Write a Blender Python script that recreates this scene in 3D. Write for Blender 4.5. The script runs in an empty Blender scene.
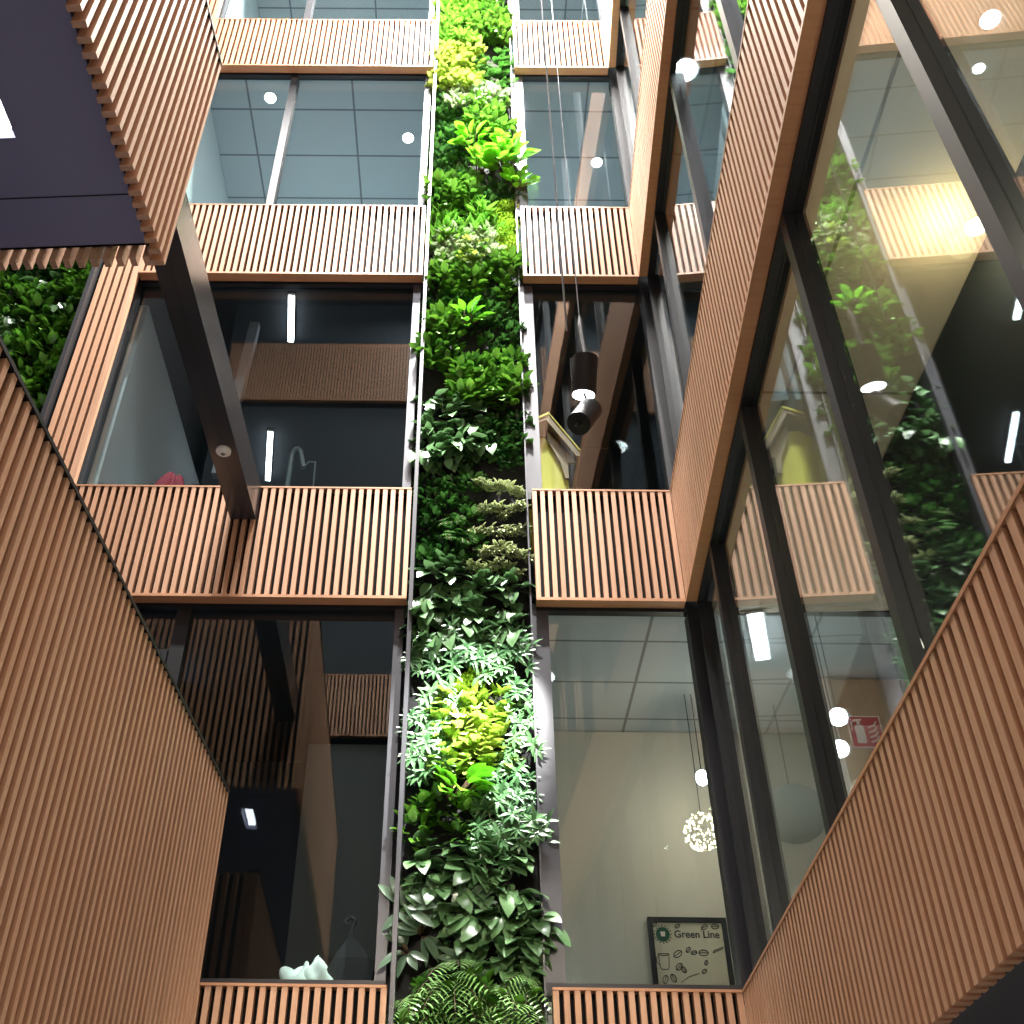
import bpy, math, random
from mathutils import Vector, Matrix
random.seed(7)
R = math.radians
S = bpy.context.scene
COL = S.collection

# ------------------------------------------------------------------ camera
cam_d = bpy.data.cameras.new('camera'); cam = bpy.data.objects.new('camera', cam_d); COL.objects.link(cam)
cam_d.sensor_width = 36.0; cam_d.lens = 1082.0 / 1024.0 * 36.0
cam_d.shift_x = (512 - 456) / 1024.0
cam_d.clip_start = 0.05
RIGHT = Vector((0.99992, -0.00045, 0.01252)); DOWN = Vector((0.01005, 0.62597, -0.77978)); FWD = Vector((-0.00749, 0.77985, 0.62592))
cam.matrix_world = Matrix(((RIGHT.x, -DOWN.x, -FWD.x, 0), (RIGHT.y, -DOWN.y, -FWD.y, 0), (RIGHT.z, -DOWN.z, -FWD.z, 0), (0, 0, 0, 1)))
S.camera = cam

# ------------------------------------------------------------------ world, exposure, lights
w = bpy.data.worlds.new('night'); S.world = w; w.use_nodes = True
w.node_tree.nodes['Background'].inputs[0].default_value = (0.75, 0.82, 0.95, 1)
w.node_tree.nodes['Background'].inputs[1].default_value = 0.02
S.view_settings.view_transform = 'Standard'; S.view_settings.look = 'None'
S.view_settings.gamma = 1.0; S.view_settings.exposure = 0.0; S.view_settings.use_curve_mapping = False
S.cycles.transparent_max_bounces = 24
S.cycles.max_bounces = 8
S.cycles.sample_clamp_indirect = 6.0

def lamp(name, kind, loc, energy, col=(1, 1, 1), aim=None, size=0.1, spot=None, blend=0.5, sy=None):
    d = bpy.data.lights.new(name, kind); o = bpy.data.objects.new(name, d); COL.objects.link(o)
    o.location = loc; d.energy = energy; d.color = col
    if kind == 'AREA':
        d.shape = 'RECTANGLE'; d.size = size; d.size_y = sy or size
    else:
        d.shadow_soft_size = size
    if kind == 'SPOT':
        d.spot_size = R(spot); d.spot_blend = blend
    if aim is not None:
        o.rotation_euler = (Vector(aim) - Vector(loc)).to_track_quat('-Z', 'Y').to_euler()
    return o
# plant spotlights on the atrium roof, the last ones added to brighten slat bands
lamp('roof_spotlight', 'SPOT', (0.85, 2.6, 17.2), 52000, (1.0, 0.99, 0.97), (0.62, 6.4, 9.9), 0.04, 13, 0.85)
lamp('roof_spotlight', 'SPOT', (0.2, 2.8, 17.2), 30000, (1.0, 0.98, 0.95), (-0.25, 6.4, 8.9), 0.04, 17, 0.9)
lamp('roof_spotlight', 'SPOT', (0.5, 2.2, 17.2), 26000, (1.0, 0.98, 0.93), (0.1, 6.4, 4.9), 0.03, 10, 0.9)
lamp('roof_spotlight', 'SPOT', (-2.6, 2.6, 17.2), 8500, (1.0, 0.97, 0.93), (-2.3, 6.4, 6.0), 0.05, 26, 0.9)
lamp('roof_spotlight', 'SPOT', (1.1, 2.4, 17.2), 12000, (1.0, 0.96, 0.90), (1.1, 6.4, 4.9), 0.05, 10, 0.9)  # added to brighten the right slat band
lamp('roof_spotlight', 'SPOT', (-1.4, 2.4, 17.2), 12000, (1.0, 0.96, 0.90), (-1.2, 6.4, 4.6), 0.05, 12, 0.9)  # added to brighten the left slat band
# added fill without fixtures: high near the end wall, weaker around the camera
lamp('roof_panel_light', 'AREA', (-0.1, 5.0, 17.8), 4600, (1.0, 0.97, 0.95), (-0.1, 2.6, 0), 2.6, sy=1.2)
lamp('high_wall_light', 'AREA', (0.0, 5.3, 13.9), 2300, (1.0, 0.92, 0.82), (0.0, 1.6, 0), 1.1, sy=0.5)  # unseen fill added so slat fronts stay brighter than their near sides
lamp('roof_panel_light', 'AREA', (-0.1, -1.15, 17.8), 700, (0.97, 0.97, 1.0), (-0.1, 2.6, 0), 2.6, sy=1.4)
lamp('lobby_light', 'AREA', (0.0, -3.4, 3.2), 70, (1.0, 0.88, 0.74), (-0.2, 4.5, 2.2), 2.6, sy=1.2)  # unseen warm fill added behind the camera
lamp('lobby_spotlight', 'SPOT', (0.0, 1.2, 3.4), 700, (1.0, 0.88, 0.72), (0.05, 6.3, 0.9), 0.1, 38, 0.7)  # unseen fill added to brighten the lowest slat bands

# ------------------------------------------------------------------ materials
def new_mat(name):
    m = bpy.data.materials.new(name); m.use_nodes = True
    nt = m.node_tree; return m, nt, nt.nodes['Principled BSDF']
def plain(name, col, rough=0.5, metal=0.0, spec=0.5, noise=0.0, nscale=8.0):
    m, nt, b = new_mat(name)
    b.inputs['Base Color'].default_value = (*col, 1); b.inputs['Roughness'].default_value = rough
    b.inputs['Metallic'].default_value = metal; b.inputs['Specular IOR Level'].default_value = spec
    if noise:
        tc = nt.nodes.new('ShaderNodeTexCoord'); n = nt.nodes.new('ShaderNodeTexNoise'); n.inputs['Scale'].default_value = nscale
        n.inputs['Detail'].default_value = 4
        mx = nt.nodes.new('ShaderNodeMix'); mx.data_type = 'RGBA'
        mx.inputs['A'].default_value = (*[c * (1 - noise) for c in col], 1); mx.inputs['B'].default_value = (*[min(1, c * (1 + noise)) for c in col], 1)
        nt.links.new(tc.outputs['Object'], n.inputs['Vector']); nt.links.new(n.outputs['Fac'], mx.inputs['Factor'])
        nt.links.new(mx.outputs['Result'], b.inputs['Base Color'])
    return m
def glow(name, col, strength):
    m, nt, b = new_mat(name)
    b.inputs['Base Color'].default_value = (0.8, 0.8, 0.8, 1)
    b.inputs['Emission Color'].default_value = (*col, 1); b.inputs['Emission Strength'].default_value = strength
    return m
def wood(name, a, b2, c, vertical=True):
    m, nt, b = new_mat(name); N = nt.nodes; L = nt.links
    tc = N.new('ShaderNodeTexCoord'); mp = N.new('ShaderNodeMapping')
    mp.inputs['Scale'].default_value = (40, 40, 1.6) if vertical else (1.6, 40, 40)
    geo = N.new('ShaderNodeNewGeometry')
    add = N.new('ShaderNodeVectorMath'); add.operation = 'ADD'
    comb = N.new('ShaderNodeCombineXYZ'); mul = N.new('ShaderNodeMath'); mul.operation = 'MULTIPLY'; mul.inputs[1].default_value = 37.0
    L.new(geo.outputs['Random Per Island'], mul.inputs[0])
    for k in range(3): L.new(mul.outputs[0], comb.inputs[k])
    L.new(tc.outputs['Object'], mp.inputs['Vector']); L.new(mp.outputs['Vector'], add.inputs[0]); L.new(comb.outputs[0], add.inputs[1])
    n = N.new('ShaderNodeTexNoise'); n.inputs['Scale'].default_value = 1.0; n.inputs['Detail'].default_value = 5; n.inputs['Roughness'].default_value = 0.6
    L.new(add.outputs[0], n.inputs['Vector'])
    r = N.new('ShaderNodeValToRGB'); r.color_ramp.elements[0].position = 0.3; r.color_ramp.elements[0].color = (*a, 1)
    r.color_ramp.elements[1].position = 0.72; r.color_ramp.elements[1].color = (*b2, 1)
    L.new(n.outputs['Fac'], r.inputs['Fac'])
    mx = N.new('ShaderNodeMix'); mx.data_type = 'RGBA'; L.new(r.outputs['Color'], mx.inputs['A']); mx.inputs['B'].default_value = (*c, 1)
    sc = N.new('ShaderNodeMath'); sc.operation = 'MULTIPLY'; sc.inputs[1].default_value = 0.6; L.new(geo.outputs['Random Per Island'], sc.inputs[0])
    L.new(sc.outputs[0], mx.inputs['Factor']); L.new(mx.outputs['Result'], b.inputs['Base Color'])
    b.inputs['Roughness'].default_value = 0.5; b.inputs['Specular IOR Level'].default_value = 0.35
    return m
def glass(name, tint, f0):
    m = bpy.data.materials.new(name); m.use_nodes = True; nt = m.node_tree; N = nt.nodes; L = nt.links; N.clear()
    out = N.new('ShaderNodeOutputMaterial'); t = N.new('ShaderNodeBsdfTransparent'); t.inputs[0].default_value = (*tint, 1)
    g = N.new('ShaderNodeBsdfGlossy'); g.inputs['Roughness'].default_value = 0.012; g.inputs['Color'].default_value = (0.95, 0.98, 1, 1)
    geo = N.new('ShaderNodeNewGeometry'); d = N.new('ShaderNodeVectorMath'); d.operation = 'DOT_PRODUCT'
    L.new(geo.outputs['Incoming'], d.inputs[0]); L.new(geo.outputs['Normal'], d.inputs[1])
    ab = N.new('ShaderNodeMath'); ab.operation = 'ABSOLUTE'; L.new(d.outputs['Value'], ab.inputs[0])
    s = N.new('ShaderNodeMath'); s.operation = 'SUBTRACT'; s.inputs[0].default_value = 1; L.new(ab.outputs[0], s.inputs[1])
    p = N.new('ShaderNodeMath'); p.operation = 'POWER'; p.inputs[1].default_value = 4.2; L.new(s.outputs[0], p.inputs[0])
    ma = N.new('ShaderNodeMath'); ma.operation = 'MULTIPLY_ADD'; ma.inputs[1].default_value = 1 - f0; ma.inputs[2].default_value = f0
    L.new(p.outputs[0], ma.inputs[0])
    mix = N.new('ShaderNodeMixShader'); L.new(ma.outputs[0], mix.inputs[0]); L.new(t.outputs[0], mix.inputs[1]); L.new(g.outputs[0], mix.inputs[2])
    L.new(mix.outputs[0], out.inputs['Surface'])
    return m
def leafmat(name, a, b2, rim=None, rough=0.30, vein=0.0):
    m, nt, b = new_mat(name); N = nt.nodes; L = nt.links
    geo = N.new('ShaderNodeNewGeometry'); info = N.new('ShaderNodeObjectInfo')
    ad = N.new('ShaderNodeMath'); ad.operation = 'ADD'; L.new(geo.outputs['Random Per Island'], ad.inputs[0]); L.new(info.outputs['Random'], ad.inputs[1])
    hf = N.new('ShaderNodeMath'); hf.operation = 'MULTIPLY'; hf.inputs[1].default_value = 0.5; L.new(ad.outputs[0], hf.inputs[0])
    mx = N.new('ShaderNodeMix'); mx.data_type = 'RGBA'; mx.inputs['A'].default_value = (*a, 1); mx.inputs['B'].default_value = (*b2, 1)
    L.new(hf.outputs[0], mx.inputs['Factor']); src = mx.outputs['Result']
    if rim:
        at = N.new('ShaderNodeAttribute'); at.attribute_name = 'rim'
        m2 = N.new('ShaderNodeMix'); m2.data_type = 'RGBA'; m2.inputs['B'].default_value = (*rim, 1)
        pw = N.new('ShaderNodeMath'); pw.operation = 'MULTIPLY'; pw.inputs[1].default_value = 1.0 if not vein else vein
        L.new(at.outputs['Fac'], pw.inputs[0]); L.new(pw.outputs[0], m2.inputs['Factor']); L.new(src, m2.inputs['A']); src = m2.outputs['Result']
    L.new(src, b.inputs['Base Color'])
    b.inputs['Roughness'].default_value = rough; b.inputs['Specular IOR Level'].default_value = 0.5; b.inputs['Coat Weight'].default_value = 0.25; b.inputs['Coat Roughness'].default_value = 0.22
    tr = N.new('ShaderNodeBsdfTranslucent'); L.new(src, tr.inputs['Color'])
    ms = N.new('ShaderNodeMixShader'); ms.inputs[0].default_value = 0.14
    L.new(b.outputs[0], ms.inputs[1]); L.new(tr.outputs[0], ms.inputs[2]); L.new(ms.outputs[0], N['Material Output'].inputs['Surface'])
    return m
def panels(name, col, joint, w_, h_, size=0.012, rough=0.8):
    m, nt, b = new_mat(name); N = nt.nodes; L = nt.links
    tc = N.new('ShaderNodeTexCoord'); br = N.new('ShaderNodeTexBrick')
    br.offset = 0; br.inputs['Scale'].default_value = 1.0; br.inputs['Brick Width'].default_value = w_; br.inputs['Row Height'].default_value = h_
    br.inputs['Mortar Size'].default_value = size; br.inputs['Color1'].default_value = (*col, 1); br.inputs['Color2'].default_value = (*col, 1); br.inputs['Mortar'].default_value = (*joint, 1)
    L.new(tc.outputs['Object'], br.inputs['Vector']); L.new(br.outputs['Color'], b.inputs['Base Color']); b.inputs['Roughness'].default_value = rough
    return m

M = {}
M['wood'] = wood('larch slats', (0.42, 0.228, 0.132), (0.58, 0.35, 0.225), (0.50, 0.265, 0.15))
M['wood_trim'] = wood('larch trim', (0.36, 0.17, 0.085), (0.50, 0.26, 0.14), (0.45, 0.22, 0.11), False)
M['wood_board'] = wood('plain board', (0.40, 0.26, 0.15), (0.5, 0.34, 0.2), (0.45, 0.3, 0.18))
M['back'] = plain('black backing felt', (0.004, 0.004, 0.005), 0.9, spec=0.2)
M['back_wood'] = plain('dark backing board', (0.020, 0.010, 0.007), 0.9)
M['frame'] = plain('anthracite aluminium', (0.012, 0.013, 0.017), 0.45, 0.0, 0.35)
M['alu'] = plain('grey aluminium', (0.055, 0.056, 0.066), 0.4, 0.2, 0.5)  # same frame aluminium, colour lightened for posts under the spotlights
M['steel'] = plain('painted black steel', (0.034, 0.035, 0.042), 0.22, 0.0, 0.9)
M['steel_grey'] = plain('grey steel', (0.16, 0.17, 0.19), 0.4, 0.3)
M['soffit'] = plain('charcoal soffit board', (0.20, 0.195, 0.29), 0.55)
M['soffit_dark'] = plain('black soffit board', (0.07, 0.07, 0.08), 0.6)
M['glass'] = glass('clear glass', (0.90, 0.95, 0.95), 0.045)
M['glass_wing'] = glass('clear wing glass', (0.90, 0.94, 0.93), 0.055)
M['white'] = plain('white plastic', (0.75, 0.75, 0.75), 0.4)
M['felt'] = plain('black planting felt', (0.016, 0.016, 0.018), 0.95, noise=0.7, nscale=25)
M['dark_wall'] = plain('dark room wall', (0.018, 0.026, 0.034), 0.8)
M['grey_wall'] = plain('grey partition', (0.20, 0.22, 0.22), 0.8)
M['teal_wall'] = plain('pale wall', (0.62, 0.70, 0.72), 0.8)
M['beige_wall'] = plain('beige wall', (0.60, 0.56, 0.47), 0.8)
M['ceil_grey'] = panels('grey ceiling panels', (0.50, 0.56, 0.58), (0.2, 0.22, 0.23), 1.2, 0.6)
M['ceil_beige'] = panels('beige ceiling panels', (0.66, 0.60, 0.48), (0.25, 0.2, 0.14), 1.3, 3.4, 0.01)
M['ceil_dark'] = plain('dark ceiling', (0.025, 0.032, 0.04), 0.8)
M['plaster'] = plain('dark plaster', (0.02, 0.02, 0.022), 0.8)
M['paving'] = panels('grey floor tiles', (0.22, 0.21, 0.20), (0.1, 0.1, 0.1), 0.6, 0.6, 0.008, 0.5)
M['strip'] = glow('white lamp diffuser', (0.93, 0.95, 1.0), 14)
M['lampface'] = glow('spotlight lens', (1, 1, 1), 14)
M['down'] = glow('downlight lens', (0.95, 0.98, 1), 30)
M['warmdown'] = glow('warm downlight lens', (1.0, 0.9, 0.65), 12)
M['blue_lamp'] = glow('bluish lamp diffuser', (0.55, 0.8, 1.0), 3)
M['fairy'] = glow('fairy light bulbs', (1.0, 0.86, 0.6), 5)
M['fairywire'] = plain('fairy light wire', (0.25, 0.2, 0.12), 0.5, 0.5)
M['yellow'] = plain('yellow paint', (0.80, 0.66, 0.02), 0.45)
M['red'] = plain('red sign', (0.50, 0.03, 0.05), 0.4)
M['pale'] = plain('pale print', (0.8, 0.72, 0.65), 0.5)
M['poster'] = plain('cream poster paper', (0.62, 0.57, 0.42), 0.6)
M['ink'] = plain('dark poster ink', (0.03, 0.03, 0.03), 0.6)
M['green_ink'] = plain('green poster ink', (0.01, 0.10, 0.05), 0.6)
M['cloth_white'] = plain('pale fabric', (0.62, 0.70, 0.66), 0.9)
M['cloth_black'] = plain('black fabric', (0.008, 0.008, 0.009), 0.9)
M['cloth_navy'] = plain('navy fabric', (0.02, 0.03, 0.06), 0.9)
M['teal'] = plain('teal fabric', (0.20, 0.50, 0.50), 0.8)
M['redcloth'] = plain('red fabric', (0.35, 0.02, 0.05), 0.8)
M['tube'] = plain('grey tube', (0.18, 0.25, 0.26), 0.4)
M['black'] = plain('black metal', (0.006, 0.006, 0.007), 0.5, spec=0.3)
M['stem'] = plain('plant stem', (0.10, 0.06, 0.035), 0.7)

# ------------------------------------------------------------------ mesh helpers
class MB:
    """collects faces; frame = 4x4 matrix from local build axes to world"""
    def __init__(s, frame=None): s.v = []; s.f = []; s.F = frame or Matrix(); s.rim = []
    def add(s, vs, fs, rim=None):
        b = len(s.v); s.v += [s.F @ Vector(v) for v in vs]; s.f += [tuple(b + i for i in f) for f in fs]
        s.rim += rim if rim else [0.0] * len(vs)
    def box(s, x0, x1, y0, y1, z0, z1):
        x0, x1 = sorted((x0, x1)); y0, y1 = sorted((y0, y1)); z0, z1 = sorted((z0, z1))
        s.add([(x0, y0, z0), (x1, y0, z0), (x1, y1, z0), (x0, y1, z0), (x0, y0, z1), (x1, y0, z1), (x1, y1, z1), (x0, y1, z1)],
              [(0, 3, 2, 1), (4, 5, 6, 7), (0, 1, 5, 4), (1, 2, 6, 5), (2, 3, 7, 6), (3, 0, 4, 7)]); return s
    def prism(s, poly, y0, y1):
        n = len(poly); s.add([(x, y0, z) for x, z in poly] + [(x, y1, z) for x, z in poly],
            [tuple(range(n)), tuple(range(2 * n - 1, n - 1, -1))] + [(i, i + n, (i + 1) % n + n, (i + 1) % n) for i in range(n)]); return s
    def tube(s, p, q, r0, r1=None, n=14, cap=True):
        p, q = Vector(p), Vector(q); r1 = r0 if r1 is None else r1; d = (q - p).normalized()
        a = d.orthogonal().normalized(); b = d.cross(a)
        vs = [p + (a * math.cos(t) + b * math.sin(t)) * r0 for t in [2 * math.pi * i / n for i in range(n)]] + \
             [q + (a * math.cos(t) + b * math.sin(t)) * r1 for t in [2 * math.pi * i / n for i in range(n)]]
        fs = [(i, (i + 1) % n, (i + 1) % n + n, i + n) for i in range(n)]
        if cap: fs += [tuple(range(n - 1, -1, -1)), tuple(range(n, 2 * n))]
        s.add(vs, fs); return s
    def ball(s, c, r, n=10, m=7, sz=1.0, hemi=False):
        vs = []; fs = []; c = Vector(c)
        for j in range(m + 1):
            ph = math.pi * j / m
            for i in range(n):
                t = 2 * math.pi * i / n; vs.append(c + Vector((r * math.sin(ph) * math.cos(t), r * math.sin(ph) * math.sin(t), r * sz * math.cos(ph))))
        for j in range(m):
            for i in range(n): fs.append((j * n + i, (j + 1) * n + i, (j + 1) * n + (i + 1) % n, j * n + (i + 1) % n))
        s.add(vs, fs); return s
    def path(s, pts, r, n=6):
        for a, b in zip(pts[:-1], pts[1:]): s.tube(a, b, r, n=n)
        return s
def world_loc(o):
    v = Vector(o.location)
    while o.parent: o = o.parent; v += Vector(o.location)
    return v
def link(name, mb, mat, parent=None, base=None, smooth=False):
    if parent is not None: org = world_loc(parent)
    else:
        xs = [v.x for v in mb.v]; ys = [v.y for v in mb.v]; zs = [v.z for v in mb.v]
        org = Vector(base) if base else Vector(((min(xs) + max(xs)) / 2, (min(ys) + max(ys)) / 2, min(zs)))
    me = bpy.data.meshes.new(name); me.from_pydata([v - org for v in mb.v], [], mb.f); me.update()
    if any(mb.rim):
        at = me.attributes.new('rim', 'FLOAT', 'POINT')
        for i, r_ in enumerate(mb.rim): at.data[i].value = r_
    if mat: me.materials.append(M[mat] if isinstance(mat, str) else mat)
    if smooth:
        for p in me.polygons: p.use_smooth = True
    o = bpy.data.objects.new(name, me); COL.objects.link(o)
    if parent is not None: o.parent = parent
    else: o.location = org
    return o
def thing(name, loc, label, cat, group=None):
    o = bpy.data.objects.new(name, None); COL.objects.link(o); o.location = loc; o['label'] = label; o['category'] = cat
    o.empty_display_size = 0.1
    if group: o['group'] = group
    return o
def tag(o, label, cat, group=None):
    o['label'] = label; o['category'] = cat
    if group: o['group'] = group
    return o
def struct(name, mb, mat):
    o = link(name, mb, mat); o['kind'] = 'structure'; return o
def sthing(name, loc):
    o = bpy.data.objects.new(name, None); COL.objects.link(o); o.location = loc; o['kind'] = 'structure'; o.empty_display_size = 0.1; return o

# ------------------------------------------------------------------ layout numbers (metres, camera eye at the origin)
AZ = R(3.0)
FY = 6.30                       # front face of the slatted bands on the end wall
GY = 6.45                       # glass of the end wall
ST = [(1.70, 0.70), (5.29, 4.286), (8.85, 7.82), (12.47, 11.435), (16.1, 15.05)]   # band tops, bottoms
XL0, XL1 = -2.98, -0.40         # left bands and windows
XR0, XR1 = 0.515, 1.562         # right bands and windows
GROUND = -1.6; ROOF = 18.0
# wing frame: local x = distance from the corner towards the camera, local y = away from the atrium
def frame(ox, oy, az, mirror=False):
    t = Vector((-math.sin(az), -math.cos(az), 0)); n = Vector((math.cos(az), -math.sin(az), 0))
    if mirror: n = -n
    m = Matrix.Identity(4)
    for i in range(3): m[i][0] = t[i]; m[i][1] = n[i]
    m[0][3] = ox; m[1][3] = oy; return m
WF = frame(XR1, FY, AZ)

# ------------------------------------------------------------------ shell
struct('floor', MB().box(-6, 6, -6, 12, GROUND - 0.2, GROUND), 'paving')
struct('ceiling', MB().box(-6, 6, -6, 12, ROOF, ROOF + 0.2), 'plaster')
struct('wall_back', MB().box(-6, 6, -5.2, -5.0, GROUND, ROOF), 'plaster')
struct('wall_left', MB().box(-5.6, -5.4, -5.0, 10, GROUND, ROOF), 'plaster')
struct('wall_right', MB().box(5.4, 5.6, -5.0, 10, GROUND, ROOF), 'plaster')

# ------------------------------------------------------------------ slatted bands
def slat_band(F, x0, x1, z0, z1, label, group, pitch=0.061, fw=0.033, fd=0.055, lip=0.09, back='back', rail=True):
    """front face on local y=0, depth to +y"""
    p = thing('slatted_panel', F @ Vector(((x0 + x1) / 2, 0.1, z0)), label, 'wall panel', group)
    s = MB(F); n = int(round((x1 - x0 - fw) / pitch)); step = (x1 - x0 - fw) / n
    for i in range(n + 1):
        a = x0 + i * step; s.box(a, a + fw, 0.0, fd, z0 + (0.012 if rail else -0.05), z1 - 0.016)
    link('slats', s, 'wood', p)
    link('backing_board', MB(F).box(x0 + 0.002, x1 - 0.002, fd + 0.001, lip + 0.04, z0 + 0.02, z1 - 0.02), back, p)
    link('top_rail', MB(F).box(x0, x1, -0.002, lip + 0.03, z1 - 0.015, z1), 'wood_trim', p)
    if rail: link('bottom_rail', MB(F).box(x0, x1, -0.002, lip, z0 - 0.012, z0 + 0.011), 'wood_trim', p)
    return p
FF = Matrix.Identity(4); FF[1][3] = FY
names = ['lowest', 'second', 'third', 'fourth', 'fifth']
spot_l = ['under the pale fabric bundle', 'crossed by the black steel beam', 'above the dark strip-light window', 'at the picture top']
spot_r = ['under the framed poster', 'under the yellow booth', 'behind the lamp cables', 'under the window with hanging coats']
for k, (zt, zb) in enumerate(ST[:4]):
    slat_band(FF, XL0, XL1, zb, zt, '%s larch slat band left of green wall, %s' % (names[k], spot_l[k]), 'slat bands on the end wall')
    slat_band(FF, XR0, XR1 - 0.004, zb, zt, '%s larch slat band right of green wall, %s' % (names[k], spot_r[k]), 'slat bands on the end wall')
zs = [(1.70, 0.90)] + ST[1:]
lab_w = ['largest slat band at lower right, rising to the right edge above a dark soffit',
         'long steep slat band on the right wing, second from below',
         'narrow steep slat band on the right wing, third from below',
         'thin uppermost slat band on the right wing beside the coats window']
for k, (zt, zb) in enumerate(zs[:4]):
    slat_band(WF, 0.0, 11.0, zb, zt, lab_w[k], 'slat bands on the right wing', pitch=0.0655, fw=0.036, fd=0.05, back='back_wood', rail=k > 0)
# soffit below the lowest wing band
struct('ceiling_soffit_right', MB(WF).box(0.02, 11.0, 0.135, 3.4, 0.91, 1.0), 'soffit_dark')

# opposite end of the atrium, behind the camera: the same bands, seen in the window reflections
OF = Matrix(((-1, 0, 0, 1.10), (0, -1, 0, -2.3), (0, 0, 1, 0), (0, 0, 0, 1)))
for k, (zt, zb) in enumerate(((8.83, 7.76), (12.47, 11.435), (16.6, 15.0))):
    slat_band(OF, 0.0, (4.1, 4.1, 5.9)[k], zb, zt, '%s slat band on the opposite wall, mirrored in the dark windows' % ('lower', 'middle', 'upper')[k], 'slat bands on the opposite wall')
struct('wall_opposite', MB().box(-4.9, 1.10, -2.56, -2.46, 4.5, ROOF), 'dark_wall')

# ------------------------------------------------------------------ windows of the end wall
def window(idx, F, x0, x1, z0, z1, mull=(), post0=0.06, post1=0.06, mw=0.055, gl='glass', head=0.035, sill=0.05, ydep=(0.10, 0.22), yg=0.15, mdep=None, transom=None, grey=None):
    wn = sthing('window_%d' % idx, F @ Vector(((x0 + x1) / 2, yg, z0)))
    f = MB(F); g_ = MB(F); y0, y1 = ydep
    f.box(x0, x1, y0, yg + 0.012, z1 - head, z1 + 0.02).box(x0, x1, y0, y1, z0 - 0.02, z0 + sill)
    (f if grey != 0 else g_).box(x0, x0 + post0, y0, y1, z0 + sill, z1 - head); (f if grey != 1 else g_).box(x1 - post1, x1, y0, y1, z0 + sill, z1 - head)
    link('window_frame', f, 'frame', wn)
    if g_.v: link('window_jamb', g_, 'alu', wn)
    md = mdep or ydep
    xs = [x0 + post0] + list(mull) + [x1 - post1]
    for m_ in mull: link('mullion', MB(F).box(m_ - mw / 2, m_ + mw / 2, md[0], md[1], z0 + sill, z1 - head), 'frame', wn)
    for i in range(len(xs) - 1):
        a = xs[i] + (mw / 2 if i else 0); b = xs[i + 1] - (mw / 2 if i < len(xs) - 2 else 0)
        link('window_pane', MB(F).box(a, b, yg - 0.004, yg + 0.004, z0 + sill, z1 - head), gl, wn)
    if transom:
        a, b, z = transom; link('transom', MB(F).box(a, b, y0, y1, z, z + 0.18), 'frame', wn)
    return wn
idx = 1
for k in range(4):
    z0 = ST[k][0]; z1 = ST[k + 1][1]
    mull = {0: (-1.97,), 1: (), 2: (-1.945,), 3: (-1.945,)}[k]
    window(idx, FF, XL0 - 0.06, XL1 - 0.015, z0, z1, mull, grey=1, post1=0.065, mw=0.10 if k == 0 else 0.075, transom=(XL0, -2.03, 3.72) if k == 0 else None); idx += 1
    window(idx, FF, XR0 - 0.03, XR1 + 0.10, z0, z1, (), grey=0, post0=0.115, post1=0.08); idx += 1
for k in range(4):
    z0 = zs[k][0]; z1 = ST[k + 1][1]
    window(idx, WF, -0.02, 11.0, z0, z1, (0.66, 1.93, 3.21, 4.53, 5.8, 7.1, 8.4, 9.7), post0=0.05, mw=0.07, ydep=(0.075, 0.17), yg=0.125, gl='glass_wing', mdep=(0.075, 0.18)); idx += 1

# steel uprights that edge the green wall and the dark strip beyond it
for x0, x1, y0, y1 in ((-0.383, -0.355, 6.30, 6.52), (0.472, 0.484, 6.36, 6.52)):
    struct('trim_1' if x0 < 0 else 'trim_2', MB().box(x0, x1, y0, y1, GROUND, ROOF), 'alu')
struct('wall_planting', MB().box(-0.415, 0.50, 6.50, 6.56, GROUND, ROOF), 'felt')
# end wall left of the windows
p = thing('slatted_panel', (-3.14, 6.35, 3.6), 'tall narrow panel of upright larch slats between side green wall and left windows', 'wall panel')
s = MB()
for i in range(5):
    a = -3.315 + i * 0.0695; s.box(a, a + (0.042 if i < 4 else 0.055), FY, FY + 0.05, 3.6, 17.5)
link('slats', s, 'wood', p); link('backing_board', MB().box(-3.33, -2.985, FY + 0.051, FY + 0.12, 3.6, 17.5), 'back', p)
struct('trim_3', MB().box(-3.375, -3.34, 6.22, 6.45, 3.6, 17.5), 'frame')
struct('wall_planting.001', MB().box(-5.4, -3.38, 6.50, 6.56, 3.6, 17.5), 'felt')

# ------------------------------------------------------------------ rooms behind the glass
def slab(x0, x1, y0, y1, z0, z1, top, bot):
    struct('ceiling', MB().box(x0, x1, y0, y1, z0, z0 + 0.04), bot); struct('floor', MB().box(x0, x1, y0, y1, z0 + 0.05, z1), top)
cz = [4.28, 7.81, 11.43, 15.04]
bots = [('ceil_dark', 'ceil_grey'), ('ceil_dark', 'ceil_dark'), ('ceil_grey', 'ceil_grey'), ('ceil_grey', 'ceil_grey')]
for k in range(4):
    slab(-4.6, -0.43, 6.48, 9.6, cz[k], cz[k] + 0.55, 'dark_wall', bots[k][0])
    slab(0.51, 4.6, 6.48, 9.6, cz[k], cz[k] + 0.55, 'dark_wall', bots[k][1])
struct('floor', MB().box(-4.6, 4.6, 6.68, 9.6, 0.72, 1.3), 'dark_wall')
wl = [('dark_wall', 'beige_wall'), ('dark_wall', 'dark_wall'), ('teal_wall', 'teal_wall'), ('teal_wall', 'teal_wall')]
zf = [1.31] + [c + 0.56 for c in cz]
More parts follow.
